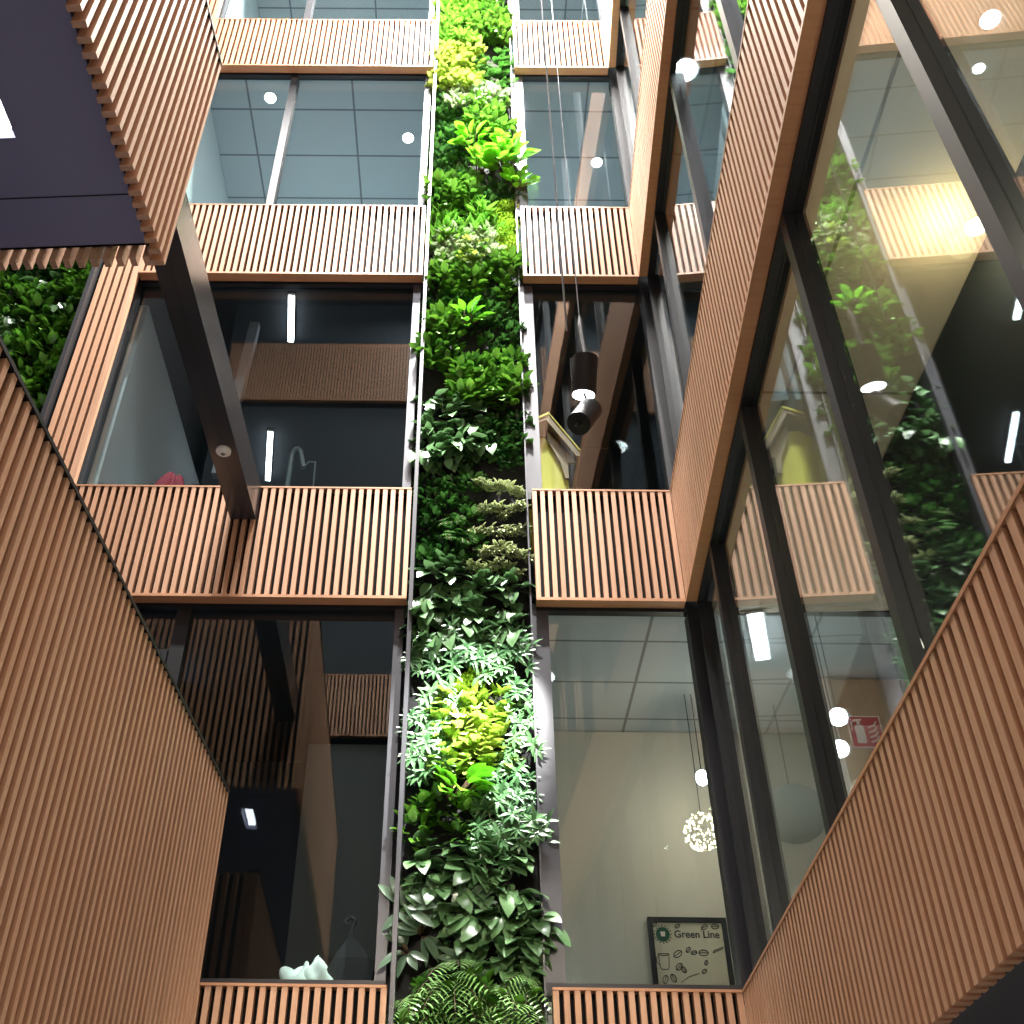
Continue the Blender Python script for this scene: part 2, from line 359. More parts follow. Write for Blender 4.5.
for k in range(4):
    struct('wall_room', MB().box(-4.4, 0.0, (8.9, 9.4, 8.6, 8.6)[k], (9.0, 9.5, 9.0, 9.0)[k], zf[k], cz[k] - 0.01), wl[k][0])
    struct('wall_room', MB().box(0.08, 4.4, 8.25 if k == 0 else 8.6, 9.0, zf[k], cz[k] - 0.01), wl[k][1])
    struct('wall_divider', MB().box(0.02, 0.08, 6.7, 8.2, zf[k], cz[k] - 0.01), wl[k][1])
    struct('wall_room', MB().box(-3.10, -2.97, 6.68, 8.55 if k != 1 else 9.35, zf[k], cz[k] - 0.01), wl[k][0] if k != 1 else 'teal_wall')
# wing rooms
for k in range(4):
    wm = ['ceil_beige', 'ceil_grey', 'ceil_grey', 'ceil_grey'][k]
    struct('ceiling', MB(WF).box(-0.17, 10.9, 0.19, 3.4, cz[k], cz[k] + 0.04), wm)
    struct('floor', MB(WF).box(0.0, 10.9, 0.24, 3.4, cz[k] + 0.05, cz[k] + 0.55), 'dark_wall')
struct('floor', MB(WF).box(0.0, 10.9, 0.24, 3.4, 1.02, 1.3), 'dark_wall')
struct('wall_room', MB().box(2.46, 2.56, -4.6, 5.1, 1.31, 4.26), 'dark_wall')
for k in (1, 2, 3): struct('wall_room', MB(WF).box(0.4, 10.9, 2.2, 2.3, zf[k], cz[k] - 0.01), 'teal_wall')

# ------------------------------------------------------------------ footbridges on the left
def bridge(name, label, ox, oy, z0, z1, L, wdt, cap='back', soffit='soffit', joints=(), hole=None):
    F = frame(ox, oy, AZ, True)      # local x towards camera, local y to the left
    p = thing(name, F @ Vector((L / 2, wdt / 2, z0)), label, 'walkway')
    s = MB(F); n = int(L / 0.067)
    for i in range(n):
        a = i * 0.067
        s.box(a, a + 0.029, 0, 0.062, z0, z1)
    link('side_slats', s, 'wood', p)
    s = MB(F); n = int(wdt / 0.067)
    for i in range(n):
        a = 0.068 + i * 0.067; s.box(0.0, 0.055, a, a + 0.031, z0, z1)
    link('end_slats', s, 'wood', p)
    link('backing_board', MB(F).box(0.057, L, 0.064, 0.076, z0 + 0.06, z1), 'back_wood', p)
    link('end_backing', MB(F).box(0.056, 0.075, 0.072, wdt, z0 + 0.09, z1), 'back', p)
    so = MB(F); a0, a1, b0, b1 = hole or (1, 1.001, 1, 1.001)
    so.box(0.08, a0, 0.078, wdt, z0 + 0.075, z0 + 0.11).box(a1, L, 0.078, wdt, z0 + 0.075, z0 + 0.11).box(a0, a1, 0.078, b0, z0 + 0.075, z0 + 0.11).box(a0, a1, b1, wdt, z0 + 0.075, z0 + 0.11)
    link('soffit_board', so, soffit, p)
    for j in joints: link('joint_strip', MB(F).box(j * 1.0 - 0.018, j * 1.0 + 0.0, 0.02, 0.063, z0, z1), 'black', p)
    if hole: link('lamp_recess', MB(F).box(a0 - .01, a0, b0, b1, z0 + .11, z0 + .20).box(a1, a1 + .01, b0, b1, z0 + .11, z0 + .20).box(a0, a1, b0 - .01, b0, z0 + .11, z0 + .20).box(a0, a1, b1, b1 + .01, z0 + .11, z0 + .20).box(a0, a1, b0, b1, z0 + .20, z0 + .21), soffit, p)  # added recess, shaped to keep the strip's reflection out of the window
    link('cap_rail', MB(F).box(-0.004, L, -0.004, 0.075, z1 + 0.001, z1 + 0.02), 'black', p)
    return p, F
b1, F1 = bridge('footbridge', 'orange brown slatted walkway side filling lower left with black cap rail', -1.33, 5.83, 0.2, 2.60, 10.5, 3.2, joints=(26*0.067, 45*0.067, 6*0.067))
b2, F2 = bridge('footbridge', 'slatted walkway overhead at upper left with dark soffit and strip light', -1.492, 3.411, 4.286, 6.17, 8.0, 3.0, hole=(0.68, 1.18, 0.52, 0.64))
link('soffit_joint', MB(F2).box(0.36, 0.366, 0.08, 3.0, 4.3585, 4.3605), 'black', b2)
def strip(F, x0, x1, y, z, label, wd=0.06, mat='strip', grp='linear strip lights'):
    o = thing('strip_light', F @ Vector(((x0 + x1) / 2, y, z)), label, 'light', grp)
    link('lamp_housing', MB(F).box(x0 - 0.01, x1 + 0.01, y - wd / 2 - 0.006, y + wd / 2 + 0.006, z, z + 0.03), 'white', o)
    link('lamp_diffuser', MB(F).box(x0, x1, y - wd / 2, y + wd / 2, z - 0.03, z - 0.001), mat, o)
    return o
strip(F2, 0.70, 1.16, 0.58, 4.425, 'bright white strip light on the dark soffit at the left edge', 0.07)
def ceiling_strip(p, q, z, label):
    a = Vector((*p, 0)); d = Vector((*q, 0)) - a; m = Matrix.Translation(a) @ Matrix.Rotation(math.atan2(d.y, d.x), 4, 'Z')
    return strip(m, 0, d.length, 0, z, label, 0.05)
ceiling_strip((-1.61, 6.53), (-1.68, 7.07), 7.775, 'upper of two thin white strip lights glowing in the dark left window')
ceiling_strip((-2.05, 8.37), (-2.18, 9.13), 7.775, 'lower of two thin white strip lights glowing in the dark left window')

# ------------------------------------------------------------------ steel beam with smoke detector
BF = frame(-1.545, 6.298, R(1.4), True)
bm = thing('steel_beam', BF @ Vector((1.4, 0.1, 4.96)), 'black steel box beam running from the upper walkway to the second slat band', 'beam')
link('box_section', MB(BF).box(0.0, 2.86, 0.0, 0.19, 4.965, 5.285), 'steel', bm)
link('joint_line', MB(BF).box(0.0, 2.86, 0.094, 0.096, 4.9635, 4.9645), 'black', bm)
c = (-1.655, 5.53, 4.962)
sd = thing('smoke_detector', (c[0], c[1], 4.93), 'round white smoke detector under the black steel beam', 'smoke detector')
link('detector_base', MB().tube(c, (c[0], c[1], 4.945), 0.052, n=28), 'white', sd)
dome_ = link('detector_dome', MB().tube((c[0], c[1], 4.944), (c[0], c[1], 4.925), 0.045, 0.03, n=28), 'white', sd)
link('detector_slots', MB().tube((c[0], c[1], 4.9248), (c[0], c[1], 4.923), 0.016, 0.014, n=20), 'steel_grey', dome_)
# steel raker behind the dark window
rk = MB(); rk.prism([(-2.07, 6.3), (-1.975, 6.3), (-1.95, 8.0)[:2] if False else (-1.955, 7.79), (-2.045, 7.79)], 6.86, 6.94)
rk = MB(); rk.prism([(-2.12, 5.9), (-2.035, 5.9), (-1.955, 7.79), (-2.045, 7.79)], 6.86, 6.94)
tag(link('steel_column', rk, 'steel_grey'), 'slanted grey steel column behind the dark left window, meeting the black beam', 'column')

# ------------------------------------------------------------------ pendant spotlights and cables
Y = 4.7
c1 = thing('pendant_spotlight', (0.737, Y, 4.72), 'lit black cylinder spotlight hanging by a thin cable before the dark right window', 'spotlight')
ax = Vector((-0.08, 0.30, -0.95)).normalized()
ctr = Vector((0.737, Y, 4.86))
hs = link('lamp_housing', MB().tube(ctr - ax * 0.13, ctr + ax * 0.13, 0.078, n=32), 'black', c1, smooth=False)
link('lamp_lens', MB().tube(ctr + ax * 0.1305, ctr + ax * 0.133, 0.068, n=32), 'lampface', hs)
link('hanging_rod', MB().tube(ctr - ax * 0.12, (0.737, Y, 5.32), 0.02, n=12).tube((0.737, Y, 5.32), (0.737, Y, 5.42), 0.02, 0.006, n=12), 'black', c1)
link('yoke', MB().box(0.655, 0.667, Y - 0.02, Y + 0.02, 4.80, 5.0).box(0.655, 0.737, Y - 0.015, Y + 0.015, 4.998, 5.01), 'black', c1)
link('steel_cable', MB().tube((0.737, Y, 5.42), (0.737, Y, 17.9), 0.0035, n=6), 'steel_grey', c1)
c2 = thing('pendant_spotlight', (0.70, Y, 4.40), 'unlit tilted black spotlight just below the lit hanging one', 'spotlight')
a2 = Vector((0.38, 0.35, 0.85)).normalized(); ct2 = Vector((0.718, Y, 4.52))
hs = link('lamp_housing', MB().tube(ct2 - a2 * 0.12, ct2 + a2 * 0.11, 0.074, n=32), 'black', c2)
link('lamp_cap', MB().tube(ct2 + a2 * 0.1105, ct2 + a2 * 0.114, 0.066, n=32), 'steel_grey', hs)
link('bracket', MB().tube(ct2 - a2 * 0.12, ct2 - a2 * 0.19, 0.014, n=10), 'black', c2); link('joint_rod', MB().tube(ct2 + a2 * 0.11, (0.72, Y, 4.74), 0.008, n=8), 'black', c2)
lamp('pendant_light', 'SPOT', tuple(ctr + ax * 0.15), 2400, (1, 0.99, 0.93), (-0.02, 6.4, 3.22), 0.03, 34, 1.0)
lamp('pendant_light', 'SPOT', tuple(ctr + ax * 0.15), 9000, (1, 0.99, 0.93), (-0.02, 6.4, 3.30), 0.03, 12, 1.0)
tag(link('hanging_cable', MB().tube((0.62, 4.5, 5.05), (0.62, 4.5, 17.9), 0.006, n=8), 'steel_grey'), 'thicker pale cable hanging left of the spotlight cable', 'cable')

# ------------------------------------------------------------------ green walls
def leaf(mb, base, d, up, ln, wd, prof='oval', droop=0.4, fold=0.25, seg=4):
    d = Vector(d).normalized(); up = Vector(up); side = d.cross(up)
    if side.length < 1e-3: side = Vector((1, 0, 0))
    side.normalize(); nrm = side.cross(d).normalized()
    P = {'oval': lambda t: math.sin(math.pi * min(1, 0.08 + t * 0.92)) ** 0.8, 'heart': lambda t: math.sin(math.pi * min(1, 0.17 + 0.83 * t)) ** 0.75 * (1 - 0.2 * t),
         'lance': lambda t: math.sin(math.pi * t ** 0.8) ** 0.9 * (1 - 0.3 * t), 'strap': lambda t: 0.55 + 0.45 * math.sin(math.pi * t * 0.9) if t < 0.85 else 0.35 * (1 - t) / 0.15 + 0.1}[prof]
    vs = []; fs = []; rim = []; b = Vector(base)
    for i in range(seg + 1):
        t = i / seg; wv = wd * 0.5 * max(0.03, P(t)) if i < seg else 0.002
        c = b + d * (ln * t * (1 - 0.12 * droop * t)) - nrm * (ln * droop * t * t * 0.6)
        lift = nrm * wv * fold
        vs += [c - side * wv + lift, c, c + side * wv + lift]; rim += [1.0, 0.0, 1.0]
        if i: k = 3 * i; fs += [(k - 3, k - 2, k + 1, k), (k - 2, k - 1, k + 2, k + 1)]
    mb.add(vs, fs, rim)
def rnd(a, b): return random.uniform(a, b)
def plant_mesh(kind, rad):
    """origin on the wall, leaves grow towards -Y"""
    mb = MB(); st = MB()
    def scatter(n, ln, wd, prof, droop, outw, spread=1.0, updir=0.3, fold=0.25, seg=4, depth=0.12, down=False):
        for _ in range(n):
            a = rnd(0, 2 * math.pi); q = rad * math.sqrt(random.random()) * spread
            x, z = q * math.cos(a), q * math.sin(a); y = -rnd(0.02, depth) * (1.1 - 0.4 * q / rad)
            d = Vector((math.cos(a) * rnd(0.2, 1.0) + rnd(-.4, .4), -outw * rnd(0.5, 1.2), math.sin(a) * 0.5 + updir + rnd(-.3, .3)))
            up = Vector((rnd(-.35, .35), -0.45, 1.0))
            s = rnd(0.75, 1.25); leaf(mb, (x, y, z), d, up, ln * s, wd * s, prof, droop * rnd(.6, 1.4), fold, seg)
    if kind == 'bush': scatter(36, 0.085, 0.052, 'oval', 0.35, 0.8, depth=0.15)
    elif kind == 'dark': scatter(46, 0.060, 0.038, 'oval', 0.3, 0.8, depth=0.10)
    elif kind == 'lime': scatter(38, 0.095, 0.062, 'oval', 0.45, 0.9, depth=0.15)
    elif kind == 'cream': scatter(44, 0.085, 0.048, 'oval', 0.4, 0.9, depth=0.13)
    elif kind == 'varieg':
        for _ in range(120):
            a = rnd(0, math.pi * 2); x = rnd(-1, 1) * rad * 1.1; z = rnd(-.3, .35) * rad
            leaf(mb, (x, -rnd(.03, .10), z), (math.cos(a) * .9, -1.0, math.sin(a) * .35 + .25), (0, -.3, 1), rnd(.05, .085), rnd(.022, .032), 'lance', 0.8, .2, 3)
    elif kind == 'strap': scatter(34, 0.14, 0.044, 'lance', 0.6, 0.9, 0.7, 0.45, depth=0.08)
    elif kind == 'broad': scatter(20, 0.115, 0.080, 'heart', 0.45, 0.55, 1.1, -0.35, 0.18, 6, 0.14)
    elif kind == 'aralia':
        for _ in range(11):
            a = rnd(0, 2 * math.pi); q = rad * math.sqrt(random.random()); c = Vector((q * math.cos(a), -rnd(.06, .15), q * math.sin(a)))
            st.tube((c.x * .4, 0, c.z * .4), c, 0.003, n=5)
            base = rnd(0, 6.28)
            for j in range(6):
                th = base + j * 0.8; leaf(mb, c, (math.cos(th), -0.45, math.sin(th) * .8 - .25), (0, -1, .5), rnd(.06, .09), rnd(.024, .034), 'lance', .5, .15, 4)
    elif kind == 'big':
        for _ in range(17):
            a = rnd(0, 2 * math.pi); q = rad * rnd(.2, 1.0); c = Vector((q * math.cos(a), -rnd(.10, .24), q * math.sin(a) * .8 + .02))
            st.tube((0, 0, 0), c, 0.004, n=5)
            leaf(mb, c, (math.cos(a) * .9, -.7, math.sin(a) * .5 + .25), (0, -.5, 1), rnd(.11, .16), rnd(.07, .10), 'oval', .5, .25, 6)
    elif kind == 'tiny': scatter(230, 0.020, 0.012, 'oval', 0.3, 1.0, depth=0.12, seg=2)
    elif kind == 'fern' or kind == 'palm':
        nf = 16 if kind == 'fern' else 8
        for k in range(nf):
            a = 2 * math.pi * k / nf + rnd(-.2, .2); ln = rnd(.13, .2) if kind == 'fern' else rnd(.22, .34)
            d = Vector((math.cos(a) * .8, -1.0, math.sin(a) * .5 + .35)).normalized(); pts = []
            for i in range(11):
                t = i / 10; pts.append(Vector((rnd(-.01, .01), -.02, 0)) * 0 + d * ln * t + Vector((0, -.02, -ln * .75 * t * t)))
            st.path(pts[::2], 0.0018, 4)
            for i in range(1, 11, 1 if kind == 'fern' else 1):
                tan = (pts[i] - pts[i - 1]).normalized(); sd_ = tan.cross(Vector((0, -.3, 1))).normalized()
                pl = (0.045 if kind == 'fern' else 0.11) * math.sin(math.pi * (i / 11) ** .8 * .92 + .12)
                for sg in (-1, 1): leaf(mb, pts[i], sd_ * sg + tan * .55, (0, -.4, 1), pl, 0.011 if kind == 'fern' else 0.019, 'lance', .5, .1, 3)
    elif kind == 'rubber':
        for _ in range(9):
            a = rnd(0, 2 * math.pi); c = Vector((math.cos(a) * rad * .3, -rnd(.06, .12), math.sin(a) * rad * .3))
            st.tube((0, 0, 0), c, 0.004, n=5)
            leaf(mb, c, (math.cos(a), -.35, math.sin(a) * .8), (0, -1, .4), rnd(.12, .17), rnd(.045, .06), 'oval', .35, .18, 6)
    return mb, st
KIND = {
 'bush': ('glossy_bush', 'glossy mid green leafy plant', leafmat('glossy green leaf', (0.022, 0.10, 0.010), (0.13, 0.30, 0.03))),
 'dark': ('small_leaved_plant', 'dark small-leaved plant', leafmat('dark green leaf', (0.012, 0.06, 0.014), (0.06, 0.17, 0.03))),
 'lime': ('lime_plant', 'lime yellow plant', leafmat('lime leaf', (0.24, 0.44, 0.05), (0.50, 0.62, 0.12))),
 'cream': ('pale_leaved_plant', 'pale silvery leafed plant', leafmat('silvery leaf', (0.10, 0.24, 0.07), (0.32, 0.42, 0.20), (0.55, 0.6, 0.45), vein=0.7)),
 'varieg': ('variegated_plant', 'cream-edged variegated plant', leafmat('variegated leaf', (0.05, 0.16, 0.02), (0.12, 0.26, 0.04), (0.78, 0.78, 0.50))),
 'strap': ('strap_leaved_plant', 'bright strap-leaved plant', leafmat('bright strap leaf', (0.06, 0.24, 0.02), (0.20, 0.42, 0.05))),
 'broad': ('heart_leaved_vine', 'grey-green heart-leaved vine', leafmat('grey green heart leaf', (0.06, 0.15, 0.055), (0.13, 0.27, 0.10), (0.20, 0.33, 0.17), vein=0.35)),
 'aralia': ('fingered_leaf_plant', 'blue-green finger-leaved plant', leafmat('finger leaf', (0.05, 0.15, 0.055), (0.15, 0.31, 0.13))),
 'big': ('philodendron', 'large bright leaved philodendron', leafmat('philodendron leaf', (0.09, 0.36, 0.015), (0.20, 0.50, 0.03))),
 'tiny': ('creeping_moss_plant', 'yellow-green tiny-leaved creeping plant', leafmat('tiny yellow green leaf', (0.22, 0.40, 0.03), (0.36, 0.52, 0.06))),
 'fern': ('fern', 'soft green fern', leafmat('fern frond', (0.05, 0.22, 0.03), (0.12, 0.36, 0.06))),
 'palm': ('small_palm', 'feathery small palm', leafmat('palm frond', (0.14, 0.34, 0.08), (0.30, 0.52, 0.18))),
 'rubber': ('rubber_plant', 'dark rubber plant with long leaves', leafmat('rubber leaf', (0.05, 0.10, 0.06), (0.10, 0.17, 0.10), (0.16, 0.24, 0.15), vein=0.3)),
}
PROTO = {}
def proto_plant(kind, v):
    key = (kind, v)
    if key not in PROTO:
        mb, st = plant_mesh(kind, {'big': .14, 'tiny': .085, 'palm': .1, 'fern': .1}.get(kind, .105))
        nm, lab, mat = KIND[kind]
        def mesh(n_, b_, m_):
            me = bpy.data.meshes.new(n_); me.from_pydata([tuple(x) for x in b_.v], [], b_.f); me.update(); me.materials.append(m_)
            if any(b_.rim):
                at = me.attributes.new('rim', 'FLOAT', 'POINT')
                for i, r_ in enumerate(b_.rim): at.data[i].value = r_
            for p_ in me.polygons: p_.use_smooth = True
            return me
        PROTO[key] = (mesh(nm, mb, mat), mesh('stem', st, M['stem']) if st.v else None)
    return PROTO[key]
def add_plant(kind, x, z, sc, label, group, y=6.49):
    me, st = proto_plant(kind, random.randrange(3)); nm = KIND[kind][0]
    o = bpy.data.objects.new(nm, me); COL.objects.link(o); o.location = (x, y, z); o.scale = (sc * random.choice((-1, 1)), sc, sc)
    o.rotation_euler = (rnd(-.15, .15), rnd(-.5, .5), rnd(-.25, .25)); tag(o, label, 'plant', group)
    if st:
        q = bpy.data.objects.new('stem', st); COL.objects.link(q); q.parent = o
ZONES = [('strap', 0.0, 0.45, 12.01, 14.3), ('bush', 0.45, 1, 12.01, 14.3), ('lime', 0, 0.5, 11.1, 12.01), ('fern', 0.5, 1, 11.04, 12.01), ('cream', 0.2, 0.9, 10.74, 11.1), ('dark', 0, 0.45, 9.28, 11.04), ('bush', 0.45, 1, 10.16, 10.84), ('big', 0.45, 1.05, 9.5, 10.1), ('dark', 0.5, 1, 8.95, 9.36), ('bush', 0, 0.5, 8.95, 9.45), ('strap', 0, 0.7, 8.32, 8.95), ('tiny', 0.75, 1, 8.17, 9.03), ('cream', 0.1, 0.7, 8.0, 8.55), ('bush', 0.0, 1, 7.67, 8.17), ('lime', 0.35, 0.55, 8.0, 8.35), ('dark', 0.0, 1, 7.27, 7.67), ('big', 0.3, 0.65, 7.1, 7.36), ('bush', 0.0, 0.35, 6.7, 7.36), ('dark', 0.6, 1, 6.7, 7.27), ('bush', 0.3, 1, 6.29, 6.82), ('broad', 0, 0.6, 5.68, 6.4), ('dark', 0.55, 1, 5.63, 6.17), ('dark', 0.0, 0.55, 4.62, 5.47), ('varieg', 0.55, 1, 4.48, 5.47), ('fern', 0.2, 0.5, 4.62, 5.17), ('broad', 0.0, 1, 4.02, 4.62), ('aralia', 0, 1, 3.72, 4.04), ('tiny', 0.35, 0.6, 3.55, 3.75), ('aralia', 0.0, 0.3, 2.99, 3.55), ('aralia', 0.75, 1, 2.99, 3.63), ('lime', 0.25, 0.75, 3.02, 3.55), ('aralia', 0.5, 1, 2.47, 2.99), ('big', 0.2, 0.55, 2.79, 2.95), ('bush', 0.0, 0.5, 2.53, 2.85), ('broad', 0.0, 0.55, 2.23, 2.47), ('broad', 0.4, 1, 1.89, 2.47), ('rubber', 0.0, 0.6, 1.81, 2.23), ('broad', 0.7, 1, 1.76, 2.0), ('palm', 0.0, 1, 1.48, 1.80), ('bush', 0.1, .95, 1.38, 1.70), ('bush', 0.2, 0.8, 1.43, 1.71)]  # lowest lime zone: pale leaf colour stands in for the pendant's light pool
def storey(z):
    for zz, n_ in ((1.8, 'at the foot of the green wall'), (4.29, 'in the green wall between the lowest windows'), (5.3, 'in the green wall between the second slat bands'), (7.82, 'in the green wall between the dark second windows'),
                   (8.86, 'in the green wall between the third slat bands'), (11.44, 'in the green wall between the bright third windows')):
        if z < zz: return n_
    return 'in the green wall beside the highest slat bands'
X0, X1 = -0.345, 0.462
nplants = 0
for kind, a, b, z0, z1 in ZONES:
    dx = {'big': .22, 'tiny': .11, 'palm': .19, 'fern': .17, 'broad': .155, 'rubber': .14, 'palm': .2}.get(kind, .148); dz = {'varieg': .19, 'palm': .17}.get(kind, dx * .95)
    wx = (b - a) * (X1 - X0); nx = max(1, round(wx / dx)); nz = max(1, round((z1 - z0) / dz))
    for j in range(nz):
        for i in range(nx):
            if kind not in ('varieg', 'big', 'tiny', 'lime') and random.random() < 0.16: continue
            x = X0 + a * (X1 - X0) + (i + 0.5 + rnd(-.25, .25) + (0.2 if j % 2 else -0.2)) * wx / nx; z = z0 + (j + 0.5 + rnd(-.25, .25)) * (z1 - z0) / nz
            x = min(max(x, X0 + 0.05), X1 - 0.04 + (0.12 if kind == 'big' and z > 9 else 0))
            add_plant(kind, x, z, rnd(.85, 1.2), '%s %s' % (KIND[kind][1], storey(z)), '%ss %s' % (KIND[kind][1], storey(z))); nplants += 1
for bx, bz, bs in ((0.44, 9.66, 1.25), (0.47, 9.30, 0.9)): add_plant('big', bx, bz, bs, 'large bright leaved philodendron overhanging the right edge of the green wall, high up', 'philodendrons at the right edge')
# side green wall, left
for j in range(19):
    for i in range(11):
        x = -5.2 + (i + .5 + rnd(-.3, .3)) * 0.165; z = 5.3 + (j + .5 + rnd(-.3, .3)) * 0.16
        if x > -3.44 or z < 5.3 or (x < -4.5 and z < 6.3): continue
        kind = random.choices(('dark', 'bush', 'broad', 'strap'), (4, 5, 1, 1))[0]
        add_plant(kind, x, z, rnd(.9, 1.25), KIND[kind][1] + ' in the side green wall at the left edge', KIND[kind][1] + 's in the side green wall'); nplants += 1
print('plants', nplants)

# ------------------------------------------------------------------ things in the rooms
# lamps
def disc(loc, r, label, mat='down', grp='ceiling downlights'):
    o = thing('downlight', loc, label, 'light', grp)
    link('lamp_lens', MB().tube(loc, (loc[0], loc[1], loc[2] - 0.012), r, n=24), mat, o)
    link('lamp_ring', MB().tube((loc[0], loc[1], loc[2] + 0.001), (loc[0], loc[1], loc[2] - 0.006), r * 1.2, n=24), 'white', o)
disc((-2.265, 6.69, 11.425), 0.06, 'bright downlight in third left window, left of its mullion')
disc((-0.705, 7.19, 11.425), 0.06, 'bright downlight in third left window next to the green wall')
disc((1.55, 7.5, 11.425), 0.06, 'bright downlight in third right window beside the wing')
# lit rooms
for x, e in ((-1.6, 48), (1.2, 38)):
    lamp('room_light', 'POINT', (x, 8.0, 9.6), e, (0.80, 0.92, 1.0), size=0.25)
    lamp('room_light', 'POINT', (x, 8.0, 13.0), e, (0.85, 0.93, 1.0), size=0.25)
lamp('corner_room_light', 'POINT', (1.811, 7.55, 3.42), 9, (1.0, 0.88, 0.66), size=0.05)
lamp('corner_room_light', 'POINT', (0.7, 7.5, 1.9), 5, (0.85, 0.95, 1.0), size=0.2)
lamp('wing_room_light', 'POINT', (2.25, 3.1, 4.08), 9, (1.0, 0.78, 0.42), size=0.06)
lamp('wing_room_light', 'POINT', (2.1, 1.2, 3.0), 40, (1.0, 0.88, 0.68), size=0.1)
lamp('wing_room_light', 'POINT', (2.1, 4.8, 2.15), 16, (1.0, 0.86, 0.62), size=0.1)
lamp('booth_light', 'POINT', (0.35, 6.65, 6.6), 2.2, (1.0, 0.95, 0.85), size=0.1)  # added to brighten the booth, hidden behind the window jamb
lamp('sign_wall_light', 'POINT', (2.6, 6.6, 3.0), 2.5, (1.0, 0.85, 0.65), size=0.1)  # added to brighten the extinguisher sign, kept out of sight
lamp('dark_room_light', 'POINT', (-1.0, 8.2, 2.4), 1.2, (0.85, 0.95, 1.0), size=0.2)
lamp('dark_room_light', 'POINT', (-2.5, 7.4, 6.0), 1.6, (0.7, 0.9, 1.0), size=0.2)
disc((1.647, 4.316, 7.805), 0.09, 'glaring downlight seen through the right wing glass, middle top of picture')
disc((2.083, 2.14, 4.275), 0.035, 'small bright downlight in the wing ceiling at the upper right corner')
disc((2.40, 3.13, 4.275), 0.05, 'warm ceiling downlight in the right wing room by the dark wall', 'warmdown')
WI = Matrix.Identity(4)
o = thing('strip_light', (2.16, 6.7, 4.24), 'white strip light on the corner room ceiling at right', 'light', 'linear strip lights')
st = Matrix.Translation((2.06, 6.41, 0)) @ Matrix.Rotation(math.atan2(0.57, 0.18), 4, 'Z')
link('lamp_diffuser', MB(st).box(0, .6, -.05, .05, 4.22, 4.25), 'strip', o); link('lamp_housing', MB(st).box(-.01, .61, -.06, .06, 4.2505, 4.268), 'white', o)
for k, (x, y, z) in enumerate(((2.50, 6.46, 3.47), (2.60, 6.82, 3.42))):  # lamp reflections in the wing glass, modelled as hanging globes
    o = thing('globe_pendant', (x, y, z), '%s of two glowing white globe lamps beside the fire extinguisher sign' % ('upper', 'lower')[k], 'light', 'glowing globes in the corner room')
    link('globe_shade', MB().ball((x, y, z), 0.06, 16, 10), 'down', o, smooth=True)
    link('cord', MB().tube((x, y, z + .055), (x, y, 4.279), 0.004, n=6), 'black', o)
o = thing('globe_pendant', (1.811, 7.6, 3.55), 'small white pendant lamp hanging above the fairy-light ball', 'light')
link('globe_shade', MB().ball((1.811, 7.6, 3.56), 0.05, 16, 10, 1.2), 'strip', o, smooth=True)
link('cord', MB().tube((1.811, 7.6, 3.6), (1.811, 7.6, 4.268), 0.004, n=6), 'black', o)
# fairy light ball
gc = Vector((1.762, 7.6, 3.136)); gb = thing('fairy_light_ball', gc, 'round ball of tiny warm fairy lights in the lowest right window', 'light')
fb = MB(); fw = MB()
for i in range(170):
    v = Vector((random.gauss(0, 1), random.gauss(0, 1), random.gauss(0, 1))).normalized(); fb.ball(gc + v * 0.135 * rnd(.9, 1.05), rnd(.005, .009), 5, 4)
for i in range(9):
    a = math.pi * i / 9; ring = [gc + Vector((0.13 * math.cos(t) * math.cos(a), 0.13 * math.cos(t) * math.sin(a), 0.13 * math.sin(t))) for t in [2 * math.pi * q / 24 for q in range(25)]]
    fw.path(ring, 0.0012, 4)
link('bulbs', fb, 'fairy', gb); link('wire_frame', fw, 'fairywire', gb); link('cord', MB().tube(gc + Vector((0, 0, .13)), (gc.x, gc.y, 4.268), 0.003, n=6), 'black', gb)
# paper shade lamp, faint
o = thing('dome_lamp', (2.5, 7.6, 3.3), 'large faint pale dome lamp seen through the wing glass', 'light')
dm = MB(); dm.ball((2.50, 7.75, 3.35), 0.24, 20, 12, .9); link('dome_shade', dm, 'grey_wall', o, smooth=True)
link('cord', MB().tube((2.5, 7.75, 3.56), (2.5, 7.75, 4.268), 0.004, n=6), 'black', o)
# poster
pf = thing('framed_poster', (1.69, 8.2, 1.95), 'black framed cream poster with a round green emblem and coffee doodles', 'poster')
px0, px1, pz0, pz1, py = 1.40, 1.985, 1.95, 2.722, 8.20
f = MB(); t_ = 0.035
f.box(px0, px1, py, py + .04, pz1 - t_, pz1).box(px0, px1, py, py + .04, pz0, pz0 + t_).box(px0, px0 + t_, py, py + .04, pz0 + t_, pz1 - t_).box(px1 - t_, px1, py, py + .04, pz0 + t_, pz1 - t_)
link('picture_frame', f, 'black', pf); sheet = link('poster_sheet', MB().box(px0 + t_, px1 - t_, py + .02, py + .035, pz0 + t_, pz1 - t_), 'poster', pf)
em = MB(); cx, czp = 1.505, 2.60
em.tube((cx, py + .018, czp), (cx, py + .0145, czp), 0.052, n=28); emb = link('emblem', em, 'green_ink', pf)
cup = MB(); cup.prism([(cx - .014, czp - .016), (cx + .014, czp - .016), (cx + .018, czp + .018), (cx - .018, czp + .018)], py + .0125, py + .014); link('emblem_cup', cup, 'pale', emb)
dd = MB()
for i in range(16):
    a = 2 * math.pi * i / 16; r1 = .062; r2 = r1 + (.012 if i % 2 else .02)
    dd.box(cx + r1 * math.cos(a) - .004, cx + r1 * math.cos(a) + .004, py + .015, py + .018, czp + r1 * math.sin(a) - .005, czp + r1 * math.sin(a) + .005)
yq = py + .0165
def curve(pts, r=.0028): dd.path([(x, yq, z) for x, z in pts], r, 4)
